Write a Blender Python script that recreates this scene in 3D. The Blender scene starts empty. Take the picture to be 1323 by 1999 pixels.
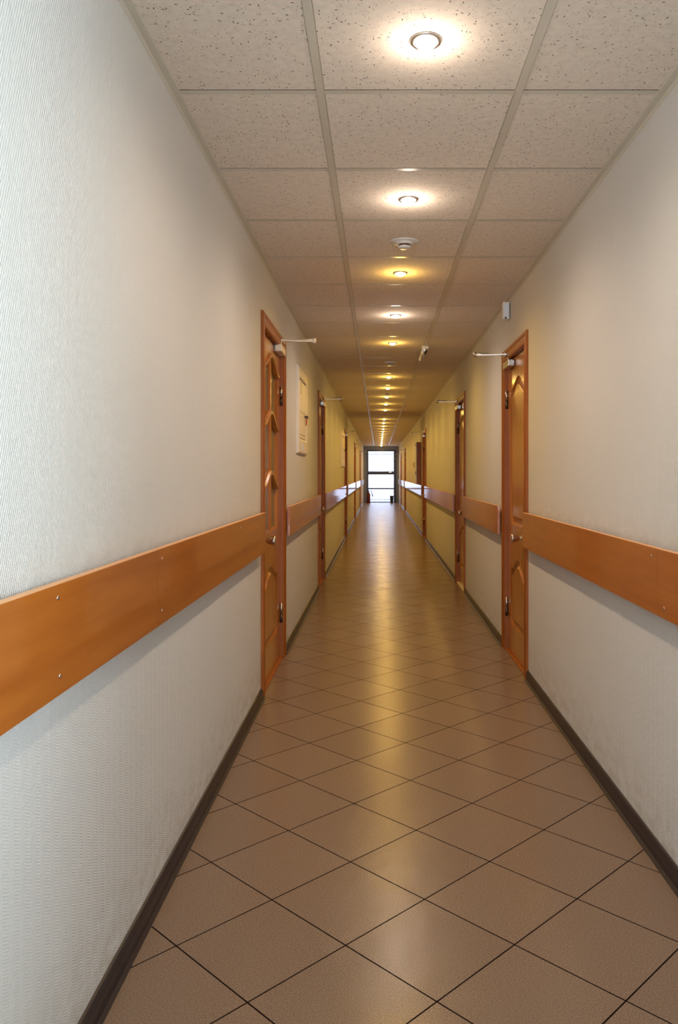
import bpy, bmesh, math, random
from mathutils import Vector
random.seed(4)
S = bpy.context.scene
C = S.collection
PI = math.pi
# ------------------------------------------------------------------ camera
CAMH = 1.195
cd = bpy.data.cameras.new('camera'); cam = bpy.data.objects.new('camera', cd); C.objects.link(cam)
cam.location = (0, 0, CAMH); cam.rotation_euler = (PI/2, 0, 0)
cd.sensor_fit = 'HORIZONTAL'; cd.sensor_width = 36; cd.lens = 1535/1323*36
cd.shift_x = -(738-661.5)/1323; cd.shift_y = -(999.5-925)/1323
cd.clip_start = 0.02; cd.clip_end = 300
S.camera = cam
# ------------------------------------------------------------------ world, added daylight lamps, exposure
w = bpy.data.worlds.new('world'); S.world = w; w.use_nodes = True
bg = w.node_tree.nodes['Background']
bg.inputs[0].default_value = (0.68, 0.76, 1.0, 1); bg.inputs[1].default_value = 2.1
def area(name, loc, rot, sx, sy, power, col):
    l = bpy.data.lights.new(name, 'AREA'); l.shape = 'RECTANGLE'; l.size = sx; l.size_y = sy
    l.energy = power; l.color = col
    o = bpy.data.objects.new(name, l); C.objects.link(o); o.location = loc; o.rotation_euler = rot
    return o
XL, XR, H = -0.622, 0.868, CAMH + 1.157
YB, YE = -3.0, 33.0
# area lights outside the added side window and added door behind the camera
area('added_daylight_side', (XR+0.20, -0.35, 1.60), (0, PI/2, 0), 1.3, 1.7, 84, (0.74, 0.92, 1.0))
area('added_daylight_back', (0.12, YB-0.25, 1.25), (PI/2, 0, 0), 1.2, 2.0, 108, (0.84, 0.94, 1.0))
S.view_settings.view_transform = 'Standard'; S.view_settings.look = 'None'
S.view_settings.exposure = 0.62; S.view_settings.gamma = 1; S.view_settings.use_curve_mapping = False
LAMP_POWER = 21.0
WARM = (1.0, 0.60, 0.12); COOL = (1.0, 0.80, 0.64)

# ------------------------------------------------------------------ materials
def mat(name, col=(.8, .8, .8), rough=.5, metal=0, spec=.5, emit=None, es=0, coat=0, coatr=.1):
    m = bpy.data.materials.new(name); m.use_nodes = True
    b = m.node_tree.nodes['Principled BSDF']
    b.inputs['Base Color'].default_value = (*col, 1); b.inputs['Roughness'].default_value = rough
    b.inputs['Metallic'].default_value = metal; b.inputs['Specular IOR Level'].default_value = spec
    b.inputs['Coat Weight'].default_value = coat; b.inputs['Coat Roughness'].default_value = coatr
    if emit:
        b.inputs['Emission Color'].default_value = (*emit, 1); b.inputs['Emission Strength'].default_value = es
    return m
class N:
    """tiny node-graph helper"""
    def __init__(s, m): s.t = m.node_tree; s.b = s.t.nodes['Principled BSDF']
    def n(s, typ, **kw):
        x = s.t.nodes.new(typ)
        for k, v in kw.items(): setattr(x, k, v)
        return x
    def l(s, a, b): s.t.links.new(a, b)
    def math(s, op, a, b=None, c=None):
        x = s.n('ShaderNodeMath', operation=op)
        for i, v in enumerate((a, b, c)):
            if v is None: continue
            if isinstance(v, (int, float)): x.inputs[i].default_value = v
            else: s.l(v, x.inputs[i])
        return x.outputs[0]
    def pos(s):
        g = s.n('ShaderNodeNewGeometry'); q = s.n('ShaderNodeSeparateXYZ'); s.l(g.outputs['Position'], q.inputs[0])
        return g.outputs['Position'], q.outputs[0], q.outputs[1], q.outputs[2]
    def comb(s, x, y, z):
        c = s.n('ShaderNodeCombineXYZ')
        for i, v in enumerate((x, y, z)):
            if isinstance(v, (int, float)): c.inputs[i].default_value = v
            else: s.l(v, c.inputs[i])
        return c.outputs[0]
    def noise(s, vec, scale, detail=2, rough=.5):
        x = s.n('ShaderNodeTexNoise'); x.inputs['Scale'].default_value = scale; x.inputs['Detail'].default_value = detail
        x.inputs['Roughness'].default_value = rough; s.l(vec, x.inputs['Vector']); return x.outputs['Fac']
    def ramp(s, fac, stops):
        r = s.n('ShaderNodeValToRGB'); e = r.color_ramp.elements
        while len(e) < len(stops): e.new(.5)
        for i, (p, c) in enumerate(stops): e[i].position = p; e[i].color = (*c, 1)
        s.l(fac, r.inputs[0]); return r.outputs[0]
    def mix(s, fac, a, b):
        x = s.n('ShaderNodeMix', data_type='RGBA')
        if isinstance(fac, (int, float)): x.inputs[0].default_value = fac
        else: s.l(fac, x.inputs[0])
        for i, v in ((6, a), (7, b)):
            if isinstance(v, tuple): x.inputs[i].default_value = (*v, 1)
            else: s.l(v, x.inputs[i])
        return x.outputs[2]
    def bump(s, h, dist, strength=1):
        x = s.n('ShaderNodeBump'); x.inputs['Distance'].default_value = dist; x.inputs['Strength'].default_value = strength
        s.l(h, x.inputs['Height']); s.l(x.outputs[0], s.b.inputs['Normal'])

def wall_mat():
    m = mat('embossed wallpaper', (.72, .705, .665), .62, spec=.3); g = N(m)
    P, X, Y, Z = g.pos()
    # herringbone weave: oblique dashes in vertical columns
    pp = g.math('PINGPONG', Y, .021)
    v = g.math('ADD', Z, g.math('MULTIPLY', pp, 1.5))
    a = g.math('SINE', g.math('MULTIPLY', v, 2*PI/.0062))
    b = g.math('SINE', g.math('MULTIPLY', Y, 2*PI/.0062))
    colm = g.math('POWER', g.math('DIVIDE', g.math('PINGPONG', Y, .021), .021), 6.0)
    h = g.math('ADD', g.math('MULTIPLY', g.math('MULTIPLY', a, b), .5), g.math('MULTIPLY', colm, .8))
    # above the guard boards the relief turns into rows of small pits
    d1 = g.math('SINE', g.math('MULTIPLY', g.math('ADD', Y, g.math('MULTIPLY', Z, .5)), 2*PI/.0075))
    d2 = g.math('SINE', g.math('MULTIPLY', Z, 2*PI/.0085))
    dots = g.math('ADD', g.math('MULTIPLY', g.math('MULTIPLY', d1, d2), .75), g.math('MULTIPLY', colm, .25))
    upm = g.math('GREATER_THAN', Z, .90)
    h = g.math('ADD', g.math('MULTIPLY', h, g.math('SUBTRACT', 1.0, upm)), g.math('MULTIPLY', dots, upm))
    nz = g.noise(P, 60, 2)
    h = g.math('ADD', h, g.math('MULTIPLY', nz, 1.2))
    g.bump(h, .0016, 1.0)
    # stains: grey-brown grime with ragged edges above the skirting and the guard boards
    sn = g.noise(g.comb(0, g.math('MULTIPLY', Y, 3.0), g.math('MULTIPLY', Z, 5.0)), 4, 5, .65)
    f1 = g.n('ShaderNodeMapRange'); f1.inputs[1].default_value = .30; f1.inputs[2].default_value = .05
    g.l(Z, f1.inputs[0])
    st = g.math('MULTIPLY', g.math('SUBTRACT', sn, .40), 3.0)
    st = g.n('ShaderNodeClamp').outputs[0] if False else g.math('MINIMUM', g.math('MAXIMUM', st, 0.0), 1.0)
    s1 = g.math('MULTIPLY', st, g.math('MINIMUM', g.math('MAXIMUM', f1.outputs[0], 0.0), 1.0))
    f2 = g.n('ShaderNodeMapRange'); f2.inputs[1].default_value = 1.07; f2.inputs[2].default_value = .98
    g.l(Z, f2.inputs[0])
    up = g.math('GREATER_THAN', Z, .90)
    s2 = g.math('MULTIPLY', g.math('MULTIPLY', st, up), f2.outputs[0])
    s = g.math('MULTIPLY', g.math('ADD', s1, g.math('MULTIPLY', s2, .5)), .55)
    c = g.mix(s, (.72, .705, .665), (.36, .27, .15))
    tone = g.noise(P, 1.3, 2)
    c = g.mix(g.math('MULTIPLY', tone, .12), c, (.64, .60, .54))
    g.l(c, g.b.inputs['Base Color'])
    return m
def ceil_mat():
    m = mat('mineral fibre tile', (.60, .55, .48), .9, spec=.1); g = N(m)
    P, X, Y, Z = g.pos()
    holes = None
    for k, (sx, sy, sc, th) in enumerate(((1, .45, 95, .17), (.5, 1, 80, .17), (1, 1, 150, .22))):
        vo = g.n('ShaderNodeTexVoronoi'); vo.inputs['Scale'].default_value = sc
        ang = .6*k
        r = g.n('ShaderNodeMapping'); r.inputs['Rotation'].default_value = (0, 0, ang); r.inputs['Scale'].default_value = (sx, sy, 1)
        r.inputs['Location'].default_value = (k*3.1, k*1.7, 0)
        g.l(g.comb(X, Y, 0), r.inputs[0]); g.l(r.outputs[0], vo.inputs['Vector'])
        keep = g.n('ShaderNodeSeparateColor'); g.l(vo.outputs['Color'], keep.inputs[0])
        t = g.math('MULTIPLY', g.math('LESS_THAN', vo.outputs['Distance'], th), g.math('GREATER_THAN', keep.outputs[0], .72))
        holes = t if holes is None else g.math('MAXIMUM', holes, t)
    n2 = g.noise(P, 45, 3)
    base = g.ramp(n2, [(.3, (.72, .64, .55)), (.7, (.80, .72, .62))])
    c = g.mix(g.math('MULTIPLY', holes, .85), base, (.12, .10, .08))
    g.l(c, g.b.inputs['Base Color'])
    g.bump(g.math('SUBTRACT', n2, g.math('MULTIPLY', holes, 2.0)), .001, .5)
    return m
def floor_mat():
    m = mat('porcelain floor tile', (.3, .2, .14), .3, spec=.42); g = N(m)
    P, X, Y, Z = g.pos()
    th = .00604; D = .4285
    dx = g.math('SUBTRACT', X, -.0814); dy = g.math('SUBTRACT', Y, 1.7788)
    u = g.math('ADD', g.math('MULTIPLY', dx, math.cos(th)), g.math('MULTIPLY', dy, math.sin(th)))
    v = g.math('SUBTRACT', g.math('MULTIPLY', dy, math.cos(th)), g.math('MULTIPLY', dx, math.sin(th)))
    # corners at (k,r)*D/2 with k+r odd
    a = g.math('ADD', g.math('DIVIDE', g.math('ADD', u, v), D), .5)
    b = g.math('ADD', g.math('DIVIDE', g.math('SUBTRACT', u, v), D), .5)
    def edge(t):
        f = g.math('FRACT', t); return g.math('MINIMUM', f, g.math('SUBTRACT', 1.0, f))
    e = g.math('MINIMUM', edge(a), edge(b))
    grout = g.math('LESS_THAN', e, .0064)
    wn = g.n('ShaderNodeTexWhiteNoise', noise_dimensions='2D')
    g.l(g.comb(g.math('FLOOR', a), g.math('FLOOR', b), 0), wn.inputs['Vector'])
    sp = g.noise(P, 300, 1, .6); cl = g.noise(P, 3, 3)
    base = g.ramp(sp, [(.30, (.140, .090, .060)), (.5, (.215, .140, .092)), (.72, (.31, .22, .155))])
    base = g.mix(g.math('MULTIPLY', cl, .35), base, (.22, .135, .085))
    base = g.mix(g.math('MULTIPLY', wn.outputs['Value'], .16), base, (.14, .09, .06))
    c = g.mix(grout, base, (.012, .006, .006))
    g.l(c, g.b.inputs['Base Color'])
    r = g.math('ADD', g.math('MULTIPLY', grout, .45), g.math('ADD', .205, g.math('MULTIPLY', cl, .09)))
    g.l(r, g.b.inputs['Roughness'])
    g.l(g.math('SUBTRACT', .30, g.math('MULTIPLY', grout, .30)), g.b.inputs['Specular IOR Level'])
    slope = g.noise(P, 9, 2)
    tilt = g.math('MULTIPLY', g.math('MULTIPLY', g.math('SUBTRACT', wn.outputs['Value'], .5), g.math('FRACT', a)), 1.6)
    hh = g.math('ADD', g.math('ADD', g.math('MULTIPLY', grout, -1.0), g.math('MULTIPLY', slope, 1.1)), g.math('ADD', tilt, g.math('MULTIPLY', sp, .05)))
    g.bump(hh, .0012, 1)
    return m
def wood_mat(name, c1, c2, axis, rough=.35, coat=.0, coatr=.1, scale=1.0, spec=.5):
    """axis: 'Y' grain runs along the corridor, 'Z' vertical"""
    m = mat(name, c1, rough, spec=spec, coat=coat, coatr=coatr); g = N(m)
    P, X, Y, Z = g.pos()
    if axis == 'Y': v = g.comb(g.math('MULTIPLY', X, 20), g.math('MULTIPLY', Y, 1.0), g.math('MULTIPLY', Z, 15))
    else: v = g.comb(g.math('MULTIPLY', X, 20), g.math('MULTIPLY', Y, 18), g.math('MULTIPLY', Z, 1.6))
    a = g.noise(v, 1.3*scale, 5, .6); b = g.noise(v, 7*scale, 3, .6)
    f = g.math('ADD', g.math('MULTIPLY', a, .85), g.math('MULTIPLY', b, .15))
    g.l(g.ramp(f, [(.32, c2), (.62, c1)]), g.b.inputs['Base Color'])
    return m
M = dict(
    wall=wall_mat(), ceil=ceil_mat(), floor=floor_mat(),
    grid=mat('painted steel grid', (.61, .57, .48), .33),
    base=mat('dark plastic skirting', (.024, .018, .020), .34, spec=.35),
    board=wood_mat('beech laminate', (.45, .132, .014), (.34, .083, .007), 'Y', .28, coat=.55, coatr=.045),
    edge=mat('board edge band', (.74, .38, .16), .4),
    door=wood_mat('lacquered door veneer', (.43, .150, .022), (.27, .075, .009), 'Z', .32, coat=.55, coatr=.13, spec=.4),
    casing=wood_mat('lacquered casing', (.34, .098, .013), (.22, .055, .006), 'Z', .42, coat=.05, coatr=.2, spec=.25),
    chrome=mat('satin nickel', (.62, .56, .50), .22, metal=1),
    steel=mat('brushed steel', (.50, .46, .42), .30, metal=1),
    darkm=mat('dark bronze', (.09, .06, .045), .35, metal=.8),
    white=mat('white plastic', (.72, .70, .66), .4),
    cream=mat('cream enamel', (.74, .66, .55), .35),
    cream_shade=mat('cream enamel with painted gap shade', (.20, .12, .08), .6),
    black=mat('black plastic', (.015, .015, .017), .4),
    red=mat('red enamel', (.45, .03, .02), .35),
    navy=mat('dark blue grey aluminium', (.030, .042, .13), .35),
    backlit_grey=mat('blue grey backlit surface', (.20, .24, .42), .5),  # backlight shade put into the colour; the wall itself is paler
    underdoor_light=mat('pale painted light under door', (.72, .68, .62), .35, metal=.3),  # paints the line of light under one door
    conc=mat('pale concrete', (.75, .76, .78), .8),
    rail=mat('light grey railing', (.30, .33, .40), .5),
    bulbw=mat('bulb warm', (1, .9, .7), .4, emit=(1.0, .80, .50), es=10),
    bulbc=mat('bulb white', (1, .95, .9), .4, emit=(1.0, .92, .88), es=10),
    red2=mat('dark red cylinder', (.13, .012, .025), .35),
    lens=mat('red lens', (.10, .02, .015), .2),
    paper=mat('pale sticker', (.70, .72, .80), .5),
)
def glass_mat():
    m = bpy.data.materials.new('clear glass'); m.use_nodes = True; t = m.node_tree; t.nodes.clear()
    o = t.nodes.new('ShaderNodeOutputMaterial'); mx = t.nodes.new('ShaderNodeMixShader')
    tr = t.nodes.new('ShaderNodeBsdfTransparent'); gl = t.nodes.new('ShaderNodeBsdfGlossy'); fr = t.nodes.new('ShaderNodeFresnel')
    tr.inputs[0].default_value = (.95, .97, .98, 1); gl.inputs['Roughness'].default_value = .02; fr.inputs[0].default_value = 1.4
    t.links.new(fr.outputs[0], mx.inputs[0]); t.links.new(tr.outputs[0], mx.inputs[1]); t.links.new(gl.outputs[0], mx.inputs[2])
    t.links.new(mx.outputs[0], o.inputs[0]); return m
M['glass'] = glass_mat()
def obscure():
    m = mat('patterned obscure glass', (.26, .19, .085), .22, spec=.6); g = N(m)
    P, X, Y, Z = g.pos()
    vo = g.n('ShaderNodeTexVoronoi'); vo.inputs['Scale'].default_value = 90; g.l(P, vo.inputs['Vector'])
    g.b.inputs['Transmission Weight'].default_value = .25
    g.bump(vo.outputs['Distance'], .003, .7); return m
M['obscure'] = obscure()

# ------------------------------------------------------------------ mesh helpers
class MB:
    def __init__(s, org=(0, 0, 0)): s.bm = bmesh.new(); s.o = Vector(org)
    def v(s, p): return s.bm.verts.new(Vector(p) - s.o)
    def face(s, pts, mi=0):
        f = s.bm.faces.new([s.v(p) for p in pts]); f.material_index = mi; return f
    def box(s, a, b, bevel=0, mi=0):
        x0, x1 = sorted((a[0], b[0])); y0, y1 = sorted((a[1], b[1])); z0, z1 = sorted((a[2], b[2]))
        vs = [s.v(p) for p in ((x0,y0,z0),(x1,y0,z0),(x1,y1,z0),(x0,y1,z0),(x0,y0,z1),(x1,y0,z1),(x1,y1,z1),(x0,y1,z1))]
        fs = [s.bm.faces.new([vs[i] for i in q]) for q in ((0,3,2,1),(4,5,6,7),(0,1,5,4),(1,2,6,5),(2,3,7,6),(3,0,4,7))]
        for f in fs: f.material_index = mi
        if bevel:
            es = list({e for f in fs for e in f.edges})
            bmesh.ops.bevel(s.bm, geom=es, offset=bevel, segments=2, affect='EDGES', profile=.6)
    def bridge(s, ra, rb, closed=True, mi=0):
        n = len(ra); out = []
        for i in range(n if closed else n-1):
            j = (i+1) % n
            f = s.bm.faces.new((ra[i], ra[j], rb[j], rb[i])); f.material_index = mi; out.append(f)
        return out
    def tube(s, pts, r, seg=10, mi=0, cap=True, smooth=True):
        pts = [Vector(p) for p in pts]; rings = []
        rr = r if isinstance(r, (list, tuple)) else [r]*len(pts)
        for i, p in enumerate(pts):
            d = (pts[min(i+1, len(pts)-1)] - pts[max(i-1, 0)]).normalized()
            up = Vector((0, 0, 1)) if abs(d.z) < .9 else Vector((1, 0, 0))
            a = d.cross(up).normalized(); b = d.cross(a).normalized()
            rings.append([s.v(p + a*math.cos(2*PI*k/seg)*rr[i] + b*math.sin(2*PI*k/seg)*rr[i]) for k in range(seg)])
        for i in range(len(rings)-1):
            for f in s.bridge(rings[i], rings[i+1], mi=mi): f.smooth = smooth
        if cap:
            for rg in (rings[0], rings[-1]): s.bm.faces.new(rg).material_index = mi
    def lathe(s, c, axis, prof, seg=24, mi=0, smooth=True):
        """prof: list of (distance along axis, radius)"""
        ax = Vector(axis).normalized(); up = Vector((0, 0, 1)) if abs(ax.z) < .9 else Vector((1, 0, 0))
        a = ax.cross(up).normalized(); b = ax.cross(a).normalized(); c = Vector(c); rings = []
        for d, r in prof:
            rings.append([s.v(c + ax*d + (a*math.cos(2*PI*k/seg) + b*math.sin(2*PI*k/seg))*max(r, 1e-4)) for k in range(seg)])
        for i in range(len(rings)-1):
            for f in s.bridge(rings[i], rings[i+1], mi=mi): f.smooth = smooth
        for rg, p in ((rings[0], prof[0]), (rings[-1], prof[-1])): s.bm.faces.new(rg).material_index = mi
    def build(s, name, m, parent=None, loc=None):
        bmesh.ops.recalc_face_normals(s.bm, faces=s.bm.faces)
        me = bpy.data.meshes.new(name); s.bm.to_mesh(me); s.bm.free()
        for x in (m if isinstance(m, (list, tuple)) else [m]): me.materials.append(x)
        o = bpy.data.objects.new(name, me); C.objects.link(o)
        if parent: o.parent = parent
        else: o.location = s.o
        return o
def tag(o, label=None, cat=None, group=None, kind=None):
    if label: o['label'] = label
    if cat: o['category'] = cat
    if group: o['group'] = group
    if kind: o['kind'] = kind
    return o
def empty(name, loc, label=None, cat=None, group=None, kind=None):
    o = bpy.data.objects.new(name, None); C.objects.link(o); o.location = loc; o.empty_display_size = .1
    return tag(o, label, cat, group, kind)
def sx(side): return -1 if side == 'L' else 1
def wx(side, n):
    """x of a point n metres off the wall face into the corridor"""
    return (XL + n) if side == 'L' else (XR - n)

# ------------------------------------------------------------------ the doors' places (y near, y far, height of casing top)
CW = .075
DOORS = [('L', 4.165, 5.19, 2.064), ('L', 8.09, 9.00, 2.060), ('L', 14.47, 15.38, 2.03), ('L', 20.3, 21.21, 2.02), ('L', 26.3, 27.21, 1.98),
         ('R', 4.546, 5.44, 2.030), ('R', 7.81, 8.73, 2.020), ('R', 14.2, 15.15, 2.02), ('R', 24.6, 25.51, 2.01), ('R', 29.1, 30.01, 1.98)]
ADDED_WIN = (-1.15, .75, .90, 2.12)     # unseen window added behind the camera, right wall, to light the near end
# ------------------------------------------------------------------ structure
T = .24
def wall(side):
    m = MB(); holes = [(a+CW-.02, b-CW+.02, 0, t-CW+.02) for s_, a, b, t in DOORS if s_ == side]
    if side == 'R': holes.append(ADDED_WIN)
    holes.sort(); y = YB
    xa, xb = wx(side, 0), wx(side, -T)
    for (a, b, z0, z1) in holes:
        m.box((xa, y, 0), (xb, a, H+.06))
        m.box((xa, a, z1), (xb, b, H+.06))
        if z0 > 0: m.box((xa, a, 0), (xb, b, z0))
        y = b
    m.box((xa, y, 0), (xb, YE, H+.06))
    return m
tag(wall('L').build('wall_left', M['wall']), 'pale embossed wallpapered corridor wall on the left', 'wall', kind='structure')
tag(wall('R').build('wall_right', M['wall']), 'pale embossed wallpapered corridor wall on the right', 'wall', kind='structure')
m = MB(); m.box((XL-T, YB-T, -.12), (XR+T, YE+.3, 0))
tag(m.build('floor', M['floor']), 'brown glossy diagonal floor tiles with dark grout', 'floor', kind='structure')
BX = (-.175, .425); PITCH = .606; Y0 = 2.385; g = .012; gp = .0012
m = MB(); k = math.ceil((YB-Y0)/PITCH)-1
while Y0+k*PITCH < YE+.2:
    y = Y0+k*PITCH
    for a, b in ((XL-.1, BX[0]-g-gp), (BX[0]+g+gp, BX[1]-g-gp), (BX[1]+g+gp, XR+.1)):
        m.box((a, y+g+gp, H), (b, y+PITCH-g-.005, H+.015))
    k += 1
m.box((XL-T, YB-T, H+.035), (XR+T, YE+.3, H+.08))
tag(m.build('ceiling', M['ceil']), 'pitted mineral tiles of the suspended ceiling', 'ceiling', kind='structure')
# ceiling grid
m = MB(); zt = H-.0010; zb = H-.0022
for bx in BX: m.box((bx-g, YB, zb), (bx+g, YE, zt+.002))
k = math.ceil((YB-Y0)/PITCH)
while Y0+k*PITCH < YE:
    y = Y0+k*PITCH
    for a, b in ((XL, BX[0]-g), (BX[0]+g, BX[1]-g), (BX[1]+g, XR)): m.box((a, y-g, H), (b, y+g, H+.0004))
    k += 1
tag(m.build('trim_1', M['grid']), 'pale metal grid bars between the ceiling tiles', 'ceiling grid', kind='structure')
for i, side in enumerate('LR'):
    m = MB(); m.box((wx(side, -.001), YB, H-.004), (wx(side, .022), YE, H+.001)); m.box((wx(side, -.001), YB, H-.022), (wx(side, .0015), YE, H))
    tag(m.build('trim_%d' % (i+2), M['grid']), 'pale edge angle where the ceiling meets the %s wall' % ('left' if side == 'L' else 'right'), 'ceiling trim', kind='structure')
# skirting
def skirting(side):
    m = MB(); spans = []; y = YB
    for s_, a, b, t in sorted([d for d in DOORS if d[0] == side], key=lambda d: d[1]): spans.append((y, a)); y = b
    spans.append((y, YE))
    prof = [(0, 0), (.024, 0), (.024, .004), (.016, .010), (.0145, .018), (.014, .040), (.011, .050), (.006, .056), (0, .058)]
    for a, b in spans:
        ra = [m.v((wx(side, n), a, z)) for n, z in prof]; rb = [m.v((wx(side, n), b, z)) for n, z in prof]
        m.bridge(ra, rb); m.bm.faces.new(ra); m.bm.faces.new(rb)
    return m
tag(skirting('L').build('baseboard_left', M['base']), 'dark plastic skirting along the left wall', 'baseboard', kind='structure')
tag(skirting('R').build('baseboard_right', M['base']), 'dark plastic skirting along the right wall', 'baseboard', kind='structure')

# ------------------------------------------------------------------ doors
def bell(u): return .5*(1+math.cos(PI*max(-1, min(1, u))))
def outline(y0, y1, z0, zs, rise, d=0, n=28):
    """closed outline of an arch topped panel in the wall plane, inset by d"""
    c, hw = (y0+y1)/2, (y1-y0)/2
    pts = [(y0+d, z0+d), (y1-d, z0+d)]
    for i in range(n+1):
        y = (y1-d) - (y1-y0-2*d)*i/n
        u = (y-c)/hw
        pts.append((y, zs-d + rise*bell(u*1.12)))
    return pts
def curve_bar(m, side, pts, wid, n0, n1, mi=0):
    """bar following a line in the wall plane, with a rounded section"""
    prof = [(-wid/2, n0), (-wid/2, n0+(n1-n0)*.6), (-wid*.25, n1), (wid*.25, n1), (wid/2, n0+(n1-n0)*.6), (wid/2, n0)]
    rings = []
    for i, (y, z) in enumerate(pts):
        a, b = pts[max(i-1, 0)], pts[min(i+1, len(pts)-1)]
        ty, tz = b[0]-a[0], b[1]-a[1]; L = math.hypot(ty, tz); ny, nz = -tz/L, ty/L
        rings.append([m.v((wx(side, n), y+ny*o, z+nz*o)) for o, n in prof])
    for i in range(len(rings)-1):
        for f in m.bridge(rings[i], rings[i+1]): f.material_index = mi
    m.bm.faces.new(rings[0]); m.bm.faces.new(rings[-1])
def door(idx, side, ya, yb, top, label, glazed=False, detail=True, threshold='dark'):
    s = sx(side); org = (wx(side, 0), (ya+yb)/2, 0)
    root = empty('door_%d' % idx, org, label, 'door', kind='structure')
    # casing: moulded profile mitred round three sides
    m = MB(org); prof = [(0, 0), (0, .012), (.004, .016), (.020, .017), (.028, .012), (.050, .011), (.058, .014), (.068, .013), (CW, .006), (CW, -.045), (CW-.02, -.045), (CW-.02, 0)]
    sec = [[], [], [], []]
    for wv, n in prof:
        x = wx(side, n)
        sec[0].append(m.v((x, ya+wv, 0))); sec[1].append(m.v((x, ya+wv, top-wv)))
        sec[2].append(m.v((x, yb-wv, top-wv))); sec[3].append(m.v((x, yb-wv, 0)))
    for i in range(3): m.bridge(sec[i], sec[i+1])
    m.bm.faces.new(sec[0]); m.bm.faces.new(sec[3])
    # stop behind the leaf
    y0, y1, z1 = ya+CW, yb-CW, top-CW
    for a, b in (((y0-.012, 0), (y0+.018, z1)), ((y1-.018, 0), (y1+.012, z1)), ((y0-.012, z1-.018), (y1+.012, z1+.012))):
        m.box((wx(side, -.062), a[0], a[1]), (wx(side, -.085), b[0], b[1]))
    m.build('casing', M['casing'], root)
    # leaf
    ly0, ly1, lz0, lz1 = y0+.003, y1-.003, .012, z1-.003; F = -.018; BK = -.058
    W = ly1-ly0; st = .115 if W > .8 else .105
    py0, py1 = ly0+st, ly1-st
    lower = (py0, py1, .19, .575, .075)
    k_ = (top-2.05)
    if glazed: upper = (py0, py1, .85, 1.80+k_, .085)
    else: upper = (py0, py1, .86, 1.775+k_, .065)
    m = MB(org)
    def ring(pts, n): return [m.v((wx(side, n), y, z)) for y, z in pts]
    outer = ring([(ly0, lz0), (ly1, lz0), (ly1, lz1), (ly0, lz1)], F)
    edges = [m.bm.edges.new((outer[i], outer[(i+1) % 4])) for i in range(4)]
    ND = 28 if detail else 12
    holes = []
    for P_ in (lower, upper):
        h = ring(outline(*P_, n=ND), F); holes.append(h)
        edges += [m.bm.edges.new((h[i], h[(i+1) % len(h)])) for i in range(len(h))]
    bmesh.ops.triangle_fill(m.bm, use_beauty=True, use_dissolve=False, edges=edges)
    back = ring([(ly0, lz0), (ly1, lz0), (ly1, lz1), (ly0, lz1)], BK)
    m.bridge(outer, back)
    for h, P_ in zip(holes, (lower, upper)):
        gl = glazed and P_ is upper
        prof2 = [(.003, F-.001), (.008, F-.009), (.016, F-.015)]
        prev = h
        for d, n in prof2:
            r = ring(outline(*P_, d=d, n=ND), n)
            for f in m.bridge(prev, r): f.smooth = True
            prev = r
        if not gl: m.bm.faces.new(prev)
        else:
            r = ring(outline(*P_, d=.016, n=ND), BK); m.bridge(prev, r)
    if not glazed: m.bm.faces.new(back)
    else:
        eds = [m.bm.edges.get((back[i], back[(i+1) % 4])) for i in range(4)]
        eds += [m.bm.edges.get((r[i], r[(i+1) % len(r)])) for i in range(len(r))]
        bmesh.ops.triangle_fill(m.bm, use_beauty=True, use_dissolve=False, edges=eds)
    leaf = m.build('leaf', M['door'], root)
    # raised fields
    for P_ in ((lower,) if glazed else (lower, upper)):
        m = MB(org); prev = None
        for d, n in ((.020, F-.0149), (.030, F-.0145), (.052, F-.004), (.0525, F+.0005), (.058, F+.002), (.064, F+.0005), (.070, F-.0005)):
            r = ring_(m, side, outline(*P_, d=d, n=ND), n)
            if prev:
                for f in m.bridge(prev, r): f.smooth = d < .065
            prev = r
        m.bm.faces.new(prev); m.build('raised_panel', M['door'], leaf)
    if glazed:
        y0_, y1_, z0_, zs_, ri_ = upper; c = (y0_+y1_)/2
        m = MB(org); r1 = ring_(m, side, outline(*upper, d=.006, n=ND), F-.016); r2 = ring_(m, side, outline(*upper, d=.006, n=ND), F-.021)
        m.bridge(r1, r2); m.bm.faces.new(r1); m.bm.faces.new(r2); m.build('glass_pane', M['obscure'], leaf)
        def wave(zb_, rise): return [(y0_+.004+(y1_-y0_-.008)*i/30, zb_ + rise*bell(((y0_+(y1_-y0_)*i/30)-c)/((y1_-y0_)/2)*1.05)) for i in range(31)]
        for zb_ in (1.475, 1.115):
            m = MB(org); curve_bar(m, side, wave(zb_, .085), .036, F-.016, F+.012); m.build('glazing_bar', M['door'], leaf)
        m = MB(org); curve_bar(m, side, wave(zs_-.004, ri_), .030, F-.010, F+.014); m.build('arch_moulding', M['door'], leaf)
        m = MB(org); curve_bar(m, side, [(c, z0_+.01), (c, zs_+ri_-.02)], .050, F-.016, F+.002); m.build('glazing_bar', M['door'], leaf)
    # knob near the camera side edge
    ky, kz = ly0+.062 if not glazed else ly0+.10, (.825 if side == 'L' else .80)
    if idx == 6: ky = 4.83-.02
    m = MB(org); ax = (-s, 0, 0); c0 = (wx(side, F), ky, kz)
    m.lathe(c0, ax, [(0, .027), (.003, .027), (.008, .022), (.010, .011), (.026, .011), (.034, .018), (.048, .0235), (.066, .026), (.071, .0255), (.074, .020), (.075, .004)], 20)
    m.build('knob', M['chrome'], leaf)
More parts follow.
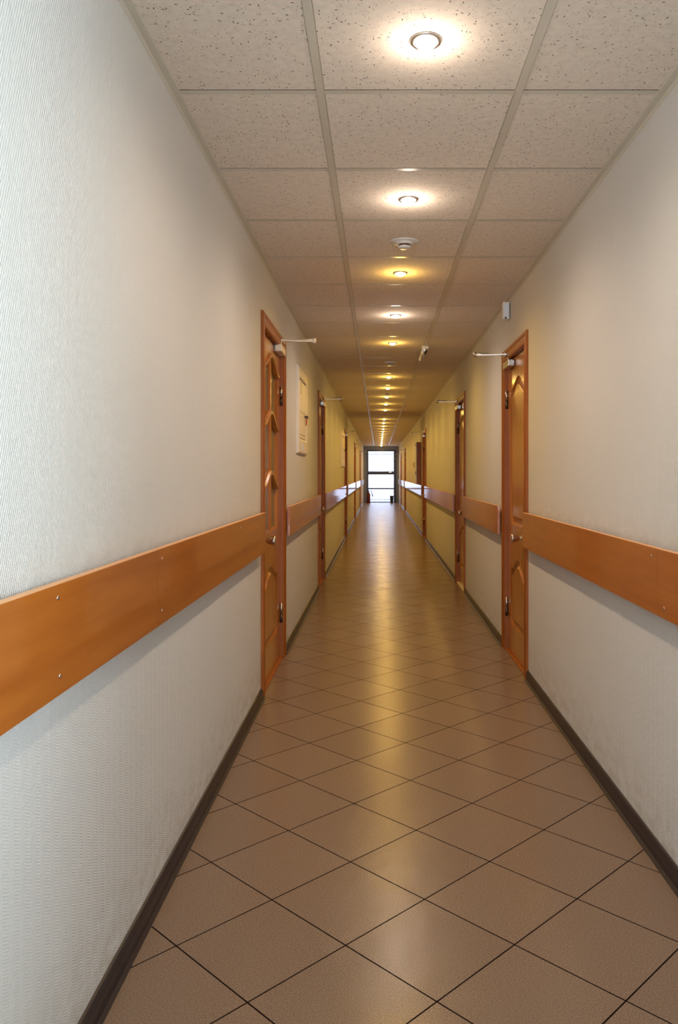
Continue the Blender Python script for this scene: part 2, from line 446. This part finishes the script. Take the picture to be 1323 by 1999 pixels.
    for hz in (1.70, .29):
        m = MB(org); hy = yb-CW+.001
        m.tube([(wx(side, -.008), hy, hz-.062), (wx(side, -.008), hy, hz-.004)], .0095, 10)
        m.build('hinge', M['darkm'], leaf)
        m = MB(org)
        m.tube([(wx(side, -.008), hy, hz-.003), (wx(side, -.008), hy, hz+.060)], .0095, 10)
        m.lathe((wx(side, -.008), hy, hz+.060), (0, 0, 1), [(0, .0095), (.003, .006), (.007, .006), (.010, .001)], 10)
        m.build('hinge', M['steel'], leaf)
    # closer with folded arm standing out into the corridor
    by = ly1-.16
    bz = top-.112 if side == 'R' else top-.090
    az = top-.046 if side == 'R' else top-.030
    cm = M['cream'] if idx == 1 else M['steel']
    m = MB(org)
    m.box((wx(side, F), by-.105, bz-.023), (wx(side, F+.046), by+.105, bz+.023), bevel=.008)
    m.tube([(wx(side, F+.024), by-.105, bz), (wx(side, F+.024), by-.118, bz)], .017, 16)
    m.tube([(wx(side, F+.024), by+.105, bz), (wx(side, F+.024), by+.116, bz)], .017, 16)
    m.tube([(wx(side, F+.024), by, bz+.020), (wx(side, F+.024), by, az-.002)], .011, 12)
    cl = m.build('door_closer', cm, root)
    m = MB(org); tipx = .215 if side == 'L' else .222; ey = by+.045
    e0 = Vector((wx(side, F+.024), by, az)); e1 = Vector((wx(side, tipx), ey, az+.002))
    def flat(a, b, wdt, th):
        d = (b-a).normalized(); pn = Vector((-d.y, d.x, 0))*wdt/2; up = Vector((0, 0, th/2))
        q = [[m.v(p+pn*i+up*j) for i, j in ((-1, -1), (1, -1), (1, 1), (-1, 1))] for p in (a, b)]
        m.bridge(q[0], q[1]); m.bm.faces.new(q[0]); m.bm.faces.new(q[1])
    flat(e0, e1, .020, .009)
    m.lathe(e0 - Vector((0, 0, .008)), (0, 0, 1), [(0, .017), (.016, .017), (.019, .012)], 14)
    m.lathe(e1 - Vector((0, 0, .012)), (0, 0, 1), [(0, .013), (.030, .013), (.032, .009)], 14)
    m.build('closer_arm', cm, cl)
    m = MB(org); e2 = Vector((wx(side, .016), ey+.05, az+.010)); e1b = e1+Vector((0, 0, .010))
    mid = e1b.lerp(e2, .5)
    m.tube([e1b, mid], .0085, 10); m.tube([mid, e2], .006, 10)
    m.box((wx(side, .013), ey+.02, az-.004), (wx(side, .022), ey+.08, az+.022), bevel=.002)
    m.build('closer_rod', cm, cl)
    # threshold
    m = MB(org); m.box((wx(side, .004), y0, 0), (wx(side, -.085), y1, .008 if threshold == 'dark' else .010))
    th = m.build('threshold', M['casing'] if threshold == 'dark' else M['underdoor_light'], root)  # pale version is light under the door, put into its colour
    if threshold != 'dark': th['label'] = 'pale strip painted as light under the door'
    return root
def ring_(m, side, pts, n): return [m.v((wx(side, n), y, z)) for y, z in pts]
LAB = ['glazed brown door with arched glass panes, nearest on the left',
       'plain panelled brown door on the left, beyond the cream wall cabinet',
       'third brown door along the left wall, just past the small far cabinet',
       'fourth brown door along the left wall, seen edge on',
       'farthest brown door on the left beside the grey end wall',
       'solid brown door with shining arched panels, nearest on the right',
       'second brown door on the right with a pale strip of painted light at its foot',
       'third brown door on the right, next to the projecting brown cabinet',
       'fourth brown door along the right wall, beyond the projecting cabinet',
       'farthest brown door on the right beside the grey end wall']
for i, (sd, a, b, t) in enumerate(DOORS):
    door(i+1, sd, a, b, t, LAB[i], glazed=(i == 0), detail=i in (0, 1, 5, 6), threshold='pale' if i == 6 else 'dark')
# closed box added behind the glazed door to keep sky light out
m = MB(); x0, x1, y0, y1 = XL-T-.001, XL-T-1.2, 3.9, 5.5
for q in (((x0,y0,0),(x1,y0,0),(x1,y1,0),(x0,y1,0)), ((x0,y0,H),(x1,y0,H),(x1,y1,H),(x0,y1,H)), ((x1,y0,0),(x1,y1,0),(x1,y1,H),(x1,y0,H)),
          ((x0,y0,0),(x1,y0,0),(x1,y0,H),(x0,y0,H)), ((x0,y1,0),(x1,y1,0),(x1,y1,H),(x0,y1,H))): m.face(q)
tag(m.build('added_dark_box', M['wall']), 'walls of the added dark box behind the glazed door, blocking the sky', 'wall', kind='structure')

# ------------------------------------------------------------------ guard boards along the walls
def board(side, y0, y1, ztop, zbot, label, screws=()):
    f = .037 if side == 'L' else .040; org = (wx(side, f-.018), (y0+y1)/2, zbot)
    root = empty('guard_board', org, label, 'wall guard board', 'wooden guard boards on the walls')
    m = MB(org); m.box((wx(side, f-.0175), y0, zbot), (wx(side, f), y1, ztop)); m.build('board', M['board'], root)
    m = MB(org); m.box((wx(side, f-.0178), y0+.0005, ztop), (wx(side, f-.0002), y1-.0005, ztop+.0012)); m.build('edge_band', M['edge'], root)['label'] = 'lighter top edge band'
    n = max(2, int((y1-y0)/.9))
    for i in range(n):
        yy = y0+.15+(y1-y0-.3)*i/(n-1); m = MB(org); m.box((wx(side, 0), yy-.02, zbot+.02), (wx(side, f-.0176), yy+.02, ztop-.02)); m.build('wall_batten', M['board'], root)
    for sy_, sz_ in screws:
        m = MB(org); m.lathe((wx(side, f-.0005), sy_, sz_), (-sx(side), 0, 0), [(0, .0045), (.0012, .0045), (.0022, .0025)], 12); m.build('screw', M['steel'], root)
LT, LBt = CAMH-.2025, CAMH-.4065
RT, RB = CAMH-.223, CAMH-.420
board('L', -2.6, 2.086, LT, LBt, 'wooden guard board nearest the camera on the left wall', [(1.437, .998-.03), (1.446, .998-.175)])
board('L', 2.088, 4.09, LT, LBt, 'wooden guard board on the left wall running up to the glazed door', [(2.05, .97), (2.06, .82), (3.35, .965)][1:] and [(2.13, .965), (2.13, .825), (3.35, .965)])
board('L', 5.215, 8.06, CAMH-.218, CAMH-.412, 'wooden guard board on the left wall below the cream cabinet')
board('L', 9.02, 14.45, CAMH-.218, CAMH-.412, 'guard board on the left wall between the second and third left doors')
board('L', 15.4, 20.28, CAMH-.218, CAMH-.412, 'guard board on the left wall between the third and fourth left doors')
board('L', 21.23, 26.28, CAMH-.218, CAMH-.412, 'guard board on the left wall between the fourth and last left doors')
board('L', 27.23, 32.6, CAMH-.218, CAMH-.412, 'short looking last guard board on the left beside the glazed end door')
board('R', .9, 2.329, RT, RB, 'wooden guard board at the right edge, nearest the camera', [(2.28, RB+.03)])
board('R', 2.331, 4.52, RT, RB, 'wooden guard board on the right wall ending at the shining door', [(2.385, RT-.025), (3.6, RT-.03)])
board('R', 5.46, 7.80, RT, RB, 'guard board on the right wall between the two nearest right doors')
board('R', 8.75, 14.18, RT, RB, 'guard board on the right wall between the second and third right doors')
board('R', 15.2, 24.58, RT, RB, 'long reflecting guard board on the right under the projecting cabinet')
board('R', 25.53, 29.08, RT, RB, 'guard board on the right between the two farthest right doors')
board('R', 30.03, 32.6, RT, RB, 'last guard board on the right beside the glazed end door')

# ------------------------------------------------------------------ recessed spotlights
def ordinal(n): return ['nearest', 'second', 'third', 'fourth', 'fifth', 'sixth', 'seventh', 'eighth', 'ninth', 'tenth', 'eleventh', 'twelfth', 'thirteenth', 'fourteenth', 'fifteenth',
    'sixteenth', 'seventeenth', 'eighteenth', 'nineteenth', 'twentieth', 'twenty-first', 'twenty-second', 'twenty-third', 'twenty-fourth', 'twenty-fifth'][n]
LX = .127; cnt = 0
for k in range(-4, 26):
    if k in (5, 11): continue
    y = 2.10+1.212*k
    if y > YE-.3 or y < YB+.2: continue
    cool = k in (0, 1, 3, -1, -2, -3, -4)
    if k < 0: lab = 'recessed ceiling spotlight over the near end of the corridor behind the camera'
    else:
        lab = '%s glowing %s recessed spotlight along the ceiling row' % (ordinal(cnt), 'white' if cool else 'warm'); cnt += 1
    if k < -1: continue
    if k == -1: continue
    r = empty('ceiling_spotlight', (LX, y, H), lab, 'ceiling light', 'recessed spotlights in a row along the ceiling')
    m = MB((LX, y, H)); m.lathe((LX, y, H+.001), (0, 0, -1), [(0, .043), (.004, .043), (.007, .040), (.008, .034), (.004, .031), (.001, .030)], 28)
    m.build('trim_ring', M['steel'], r)
    m = MB((LX, y, H)); m.lathe((LX, y, H-.001), (0, 0, -1), [(0, .030), (.006, .030), (.012, .026), (.017, .017), (.0195, .001)], 20)
    m.build('bulb', M['bulbc'] if cool else M['bulbw'], r)
    l = bpy.data.lights.new('spotlight_light', 'SPOT'); l.energy = LAMP_POWER; l.color = COOL if cool else WARM
    l.spot_size = math.radians(167); l.spot_blend = .95; l.shadow_soft_size = .022
    lo = bpy.data.objects.new('spotlight_light', l); C.objects.link(lo); lo.parent = r; lo.location = (0, 0, -.030)
    l = bpy.data.lights.new('spotlight_glow', 'POINT'); l.energy = LAMP_POWER*.055; l.color = COOL if cool else WARM; l.shadow_soft_size = .022
    lo = bpy.data.objects.new('spotlight_glow', l); C.objects.link(lo); lo.parent = r; lo.location = (0, 0, -.055)
# ------------------------------------------------------------------ smoke detectors
def detector(y, x, lab):
    r = empty('smoke_detector', (x, y, H), lab, 'smoke detector', 'smoke detectors on the ceiling')
    m = MB((x, y, H)); m.lathe((x, y, H+.001), (0, 0, -1), [(0, .070), (.003, .071), (.005, .068), (.007, .048), (.010, .043), (.015, .040), (.017, .034)], 32)
    m.build('mounting_base', M['white'], r)
    m = MB((x, y, H)); m.lathe((x, y, H-.016), (0, 0, -1), [(0, .029), (.009, .029)], 20)
    m.build('sensing_slots', M['lens'], r)
    m = MB((x, y, H)); m.lathe((x, y, H-.0245), (0, 0, -1), [(0, .033), (.005, .033), (.009, .028), (.011, .010)], 24); m.build('sensor_cap', M['white'], r)
detector(3.92, .130, 'white round smoke detector between the second and third ceiling spotlights')
detector(8.15, .127, 'smoke detector just beyond the fifth ceiling spotlight, before the far lights')
detector(11.24, .127, 'tiny smoke detector farther along, between the distant ceiling spotlights')

# ------------------------------------------------------------------ exit fixture under the right grid bar
org = (.425, 7.40, H)
r = empty('emergency_light', org, 'slim white tube fixture hanging under the right ceiling grid bar', 'emergency light')
m = MB(org); m.box((.395, 7.08, H-.030), (.455, 7.13, H-.004), bevel=.004); m.box((.405, 7.10, H-.012), (.445, 7.62, H-.004), bevel=.002); m.build('bracket', M['cream'], r)
m = MB(org); m.tube([(.410, 7.12, H-.036), (.410, 7.66, H-.036)], .016, 14); m.build('tube', M['white'], r)
m = MB(org); m.tube([(.437, 7.12, H-.034), (.437, 7.60, H-.034)], .010, 12); m.build('guide_rod', M['darkm'], r)
m = MB(org)
m.lathe((.410, 7.655, H-.036), (0, 1, 0), [(0, .0175), (.02, .0175), (.026, .012)], 14); m.build('end_cap', M['chrome'], r)
m = MB(org); m.lathe((.410, 7.10, H-.036), (0, 1, 0), [(0, .0175), (.03, .0175), (.032, .016)], 14); m.build('end_cap', M['chrome'], r)
# motion sensor high on the right wall
org = (XR, 5.2, H-.07)
r = empty('motion_sensor', org, 'small white sensor box high on right wall above the shining door', 'sensor')
m = MB(org); m.box((XR-.004, 5.17, H-.025), (XR-.048, 5.225, H-.140), bevel=.007); m.build('housing', M['white'], r)
m = MB(org); m.box((XR-.012, 5.165, H-.120), (XR-.040, 5.171, H-.045), bevel=.001); m.build('lens', M['paper'], r)
m = MB(org); m.box((XR-.0, 5.18, H-.035), (XR-.006, 5.215, H-.125)); m.build('bracket', M['black'], r)
m = MB(org); m.lathe((XR-.030, 5.168, H-.132), (0, -1, 0), [(0, .007), (.003, .006)], 12); m.build('indicator', M['darkm'], r)

# ------------------------------------------------------------------ cream wall cabinets on the left
def wall_cabinet(y0, y1, z0, z1, lab, near=True):
    side = 'L'; org = (wx(side, 0), (y0+y1)/2, z0); r = empty('wall_cabinet', org, lab, 'wall cabinet', 'cream flush cabinets on the left wall')
    m = MB(org); fw = .085
    prof = [(0, 0), (0, .014), (.008, .019), (fw-.008, .019), (fw, .012), (fw, .0005)]
    q = [[], [], [], []]
    for wv, n in prof:
        x = wx(side, n)
        wb = wv*1.35
        for j, (yy, zz) in enumerate(((y0+wv, z0+wb), (y1-wv, z0+wb), (y1-wv, z1-wv), (y0+wv, z1-wv))): q[j].append(m.v((x, yy, zz)))
    for j in range(4):
        a, b = q[j], q[(j+1) % 4]
        for i in range(len(prof)-1): m.bm.faces.new((a[i], a[i+1], b[i+1], b[i]))
    m.build('frame', M['cream'], r)
    iy0, iy1, iz0, iz1 = y0+fw+.006, y1-fw-.006, z0+fw*1.35+.006, z1-fw-.008
    m = MB(org); m.face([(wx(side, .001), y, z) for y, z in ((y0+fw-.01, z0+fw), (y1-fw+.01, z0+fw), (y1-fw+.01, z1-fw+.01), (y0+fw-.01, z1-fw+.01))]); m.build('gap_shade', M['cream_shade'], r)  # flat sheet, the shade of the door gap painted dark
    zm = iz0+(iz1-iz0)*.44
    m = MB(org); m.box((wx(side, .002), iy0, iz0), (wx(side, .012), iy1, iz1), bevel=.003)
    d = m.build('cabinet_door', M['cream'], r)
    m = MB(org); m.box((wx(side, .011), iy0+.03, zm+.01), (wx(side, .016), iy1-.03, iz1-.03), bevel=.002); m.box((wx(side, .011), iy0+.03, iz0+.03), (wx(side, .016), iy1-.10, zm-.02), bevel=.002)
    m.build('door_field', M['cream'], d)
    m = MB(org); m.box((wx(side, .011), iy1-.12, zm-.014), (wx(side, .030), iy1-.02, zm-.002), bevel=.003); m.lathe((wx(side, .02), iy1-.05, zm-.008), (1, 0, 0), [(0, .013), (.012, .013), (.016, .008)], 12)
    m.build('latch', M['darkm'], d)
    if near:
        m = MB(org)
        # warning marks: a short column of dark strokes beside the edge
        for i, (dy, dz, hy, hz) in enumerate(((0, 0, .034, .012), (.004, .020, .044, .011), (-.002, .036, .030, .013), (.002, .056, .040, .011), (0, .074, .024, .012), (.003, -.009, .018, .010))):
            m.box((wx(side, .0158), iy0+.09+dy, zm+.15+dz), (wx(side, .0166), iy0+.09+dy+hy, zm+.15+dz+hz))
        m.build('lettering', M['black'], d)
        m = MB(org)
        pts = [(wx(side, .022), iy1-.035+.014*math.cos(t*PI/8), zm-.045+.030*math.sin(t*PI/8)) for t in range(17)]
        m.tube(pts, .0035, 8, cap=False); m.build('key_tag', M['red'], d)
    m = MB(org); m.box((wx(side, .0188), y0+.20, z0+.022), (wx(side, .0196), y0+.42, z0+.085)); m.build('sticker', M['paper'], r)
wall_cabinet(5.97, 6.72, 1.355, 2.025, 'cream metal wall cabinet with red key tag beside the glazed door')
wall_cabinet(13.15, 14.25, 1.32, 1.93, 'smaller looking distant cream wall cabinet before the third left door', near=False)
# projecting hydrant cabinet, right wall
y0, y1, z0, z1 = 15.85, 16.5, .985, 1.835; xf = XR-.104; org = (XR, (y0+y1)/2, z0)
r = empty('hydrant_cabinet', org, 'brown sided projecting wall cabinet with white front and red ring', 'wall cabinet')
m = MB(org); m.box((XR, y0, z0), (xf+.014, y1, z1), bevel=.003); m.build('cabinet_body', M['casing'], r)
m = MB(org); m.box((xf+.0138, y0+.002, z0+.002), (xf, y1-.002, z1-.002), bevel=.003); d = m.build('cabinet_door', M['paper'], r)
m = MB(org)
m.tube([(xf-.022-.020*math.sin(t*PI/10), y0+.10, 1.38+.055*math.cos(t*PI/10)) for t in range(11)], .006, 8); m.build('handle', M['red'], d)
m = MB(org); m.box((xf+.001, y0+.05, 1.18), (xf-.010, y0+.13, 1.25), bevel=.002); m.build('lock', M['darkm'], d)
m = MB(org); m.box((xf+.001, y0+.03, 1.76), (xf-.020, y0+.10, 1.81), bevel=.003); m.build('hinge', M['cream'], d)
m = MB((XR, 27.6, 1.45)); m.box((XR, 27.55, 1.42), (XR-.02, 27.65, 1.54), bevel=.004)
tag(m.build('light_switch', M['white']), 'tiny white wall switch between the two farthest right doors', 'switch')

# ------------------------------------------------------------------ far end wall and glazed door
DX0, DX1, DZ = -.475, .755, 2.20
m = MB(); m.box((XL, YE, 0), (DX0, YE+.14, H+.06)); m.box((DX1, YE, 0), (XR, YE+.14, H+.06)); m.box((DX0, YE, DZ), (DX1, YE+.14, H+.06))
tag(m.build('wall_end', M['backlit_grey']), 'wall toned blue grey for backlight around the glazed door at the far end', 'wall', kind='structure')
org = ((DX0+DX1)/2, YE, 0)
r = empty('door_11', org, 'dark framed glazed exit door at the far end of the corridor', 'door', kind='structure')
ye0, ye1 = YE-.02, YE+.05
m = MB(org)
m.box((DX0, ye0, 0), (DX0+.062, ye1, DZ)); m.box((DX1-.105, ye0, 0), (DX1, ye1, DZ)); m.box((DX0+.062, ye0, DZ-.062), (DX1-.105, ye1, DZ))
m.box((DX0+.062, ye0, 1.165), (DX1-.105, ye1, 1.30)); m.box((DX0+.062, ye0, .548), (DX1-.105, ye1, .60)); m.box((DX0+.062, ye0, 0), (DX1-.105, ye1, .028))
m.build('door_frame', M['navy'], r)
for z0, z1 in ((.028, .548), (.60, 1.165), (1.30, DZ-.062)):
    m = MB(org); m.box((DX0+.055, YE+.012, z0-.004), (DX1-.098, YE+.018, z1+.004)); m.build('glass_pane', M['glass'], r)
m = MB(org); m.box((.44, ye0-.03, 1.24), (.56, ye0, 1.285), bevel=.006); m.build('handle', M['chrome'], r)
m = MB(org); m.box((.635, ye0-.035, 1.80), (.73, ye0, 1.86), bevel=.004); m.build('closer_body', M['backlit_grey'], r)
# outside
m = MB(); m.box((-14, YE+.3, -.16), (14, YE+40, -.02)); tag(m.build('ground', M['conc']), 'pale ground outside the glazed end door', 'ground', kind='structure')
org = (.1, YE+2.0, 0)
r = empty('railing_gate', org, 'thin barred metal gate seen outside through the end door glass', 'gate')
m = MB(org); yy = YE+2.0
for z in (.06, 1.20, 2.08): m.tube([(-1.0, yy, z), (1.3, yy, z)], .018, 8)
m.build('rail', M['rail'], r)
for i in range(17):
    m = MB(org); x = -1.0+i*.14375; m.tube([(x, yy, -.02), (x, yy, 2.08)], .0085, 6); m.build('bar', M['rail'], r)
# fire extinguisher and the small dark stand by the end door
org = (-.40, 32.45, 0)
r = empty('fire_extinguisher', org, 'dark red fire extinguisher standing left of the end door', 'fire extinguisher')
m = MB(org); m.lathe((-.40, 32.45, 0), (0, 0, 1), [(0, .070), (.01, .075), (.34, .075), (.39, .060), (.42, .028), (.44, .022)], 20); m.build('cylinder', M['red2'], r)
m = MB(org); m.lathe((-.40, 32.45, .44), (0, 0, 1), [(0, .024), (.04, .024)], 14); m.box((-.42, 32.40, .48), (-.38, 32.56, .50)); m.box((-.415, 32.42, .53), (-.385, 32.58, .545)); m.build('valve', M['black'], r)
m = MB(org); m.tube([(-.38, 32.45, .46), (-.31, 32.45, .50), (-.27, 32.45, .42), (-.235, 32.45, .31), (-.215, 32.45, .26)], [.013, .014, .014, .018, .026], 10); m.build('hose', M['black'], r)
org = (.56, 32.55, 0)
r = empty('waste_bin', org, 'small dark bin on the floor right of the end door', 'bin')
m = MB(org); ra = [m.v(p) for p in ((.50,32.48,0),(.62,32.48,0),(.62,32.64,0),(.50,32.64,0))]; rb = [m.v(p) for p in ((.485,32.46,.27),(.635,32.46,.27),(.635,32.66,.27),(.485,32.66,.27))]
rc = [m.v(p) for p in ((.492,32.467,.27),(.628,32.467,.27),(.628,32.653,.27),(.492,32.653,.27))]; rd = [m.v(p) for p in ((.507,32.487,.01),(.613,32.487,.01),(.613,32.633,.01),(.507,32.633,.01))]
m.bm.faces.new(ra); m.bridge(ra, rb); m.bridge(rb, rc); m.bridge(rc, rd); m.bm.faces.new(rd); m.build('bin_body', M['black'], r)
m = MB(org); m.box((.48, 32.455, .265), (.64, 32.47, .285)); m.box((.48, 32.65, .265), (.64, 32.665, .285)); m.box((.48, 32.455, .265), (.493, 32.665, .285)); m.box((.627, 32.455, .265), (.64, 32.665, .285)); m.build('rim', M['navy'], r)

# ------------------------------------------------------------------ near end: back wall, glazed door and side window added for light (behind the camera)
bx0, bx1, bz = -.45, .70, 2.15
m = MB(); m.box((XL, YB-.14, 0), (bx0, YB, H+.06)); m.box((bx1, YB-.14, 0), (XR, YB, H+.06)); m.box((bx0, YB-.14, bz), (bx1, YB, H+.06))
tag(m.build('wall_near', M['wall']), 'wall behind the camera at the near end', 'wall', kind='structure')
r = empty('door_12', ((bx0+bx1)/2, YB, 0), 'added glazed door behind the camera, letting light into the near end', 'door', kind='structure')
m = MB(((bx0+bx1)/2, YB, 0))
m.box((bx0, YB-.09, 0), (bx0+.06, YB-.03, bz)); m.box((bx1-.06, YB-.09, 0), (bx1, YB-.03, bz)); m.box((bx0, YB-.09, bz-.06), (bx1, YB-.03, bz)); m.box((bx0, YB-.09, 0), (bx1, YB-.03, .1))
m.build('door_frame', M['navy'], r)
m = MB(((bx0+bx1)/2, YB, 0)); m.box((bx0+.05, YB-.064, .09), (bx1-.05, YB-.058, bz-.05)); m.build('glass_pane', M['glass'], r)
a, b, z0, z1 = ADDED_WIN
r = empty('added_window', (XR, (a+b)/2, z0), 'added window in the right wall behind the camera, lighting the near end', 'window', kind='structure')
m = MB((XR, (a+b)/2, z0)); x0, x1 = XR+.05, XR+.10
m.box((x0, a, z0), (x1, a+.05, z1)); m.box((x0, b-.05, z0), (x1, b, z1)); m.box((x0, a, z1-.05), (x1, b, z1)); m.box((x0, a, z0), (x1, b, z0+.05)); m.box((x0, (a+b)/2-.03, z0), (x1, (a+b)/2+.03, z1))
m.build('window_frame', M['white'], r)
m = MB((XR, (a+b)/2, z0)); m.box((XR+.072, a+.04, z0+.04), (XR+.078, b-.04, z1-.04)); m.build('glass_pane', M['glass'], r)
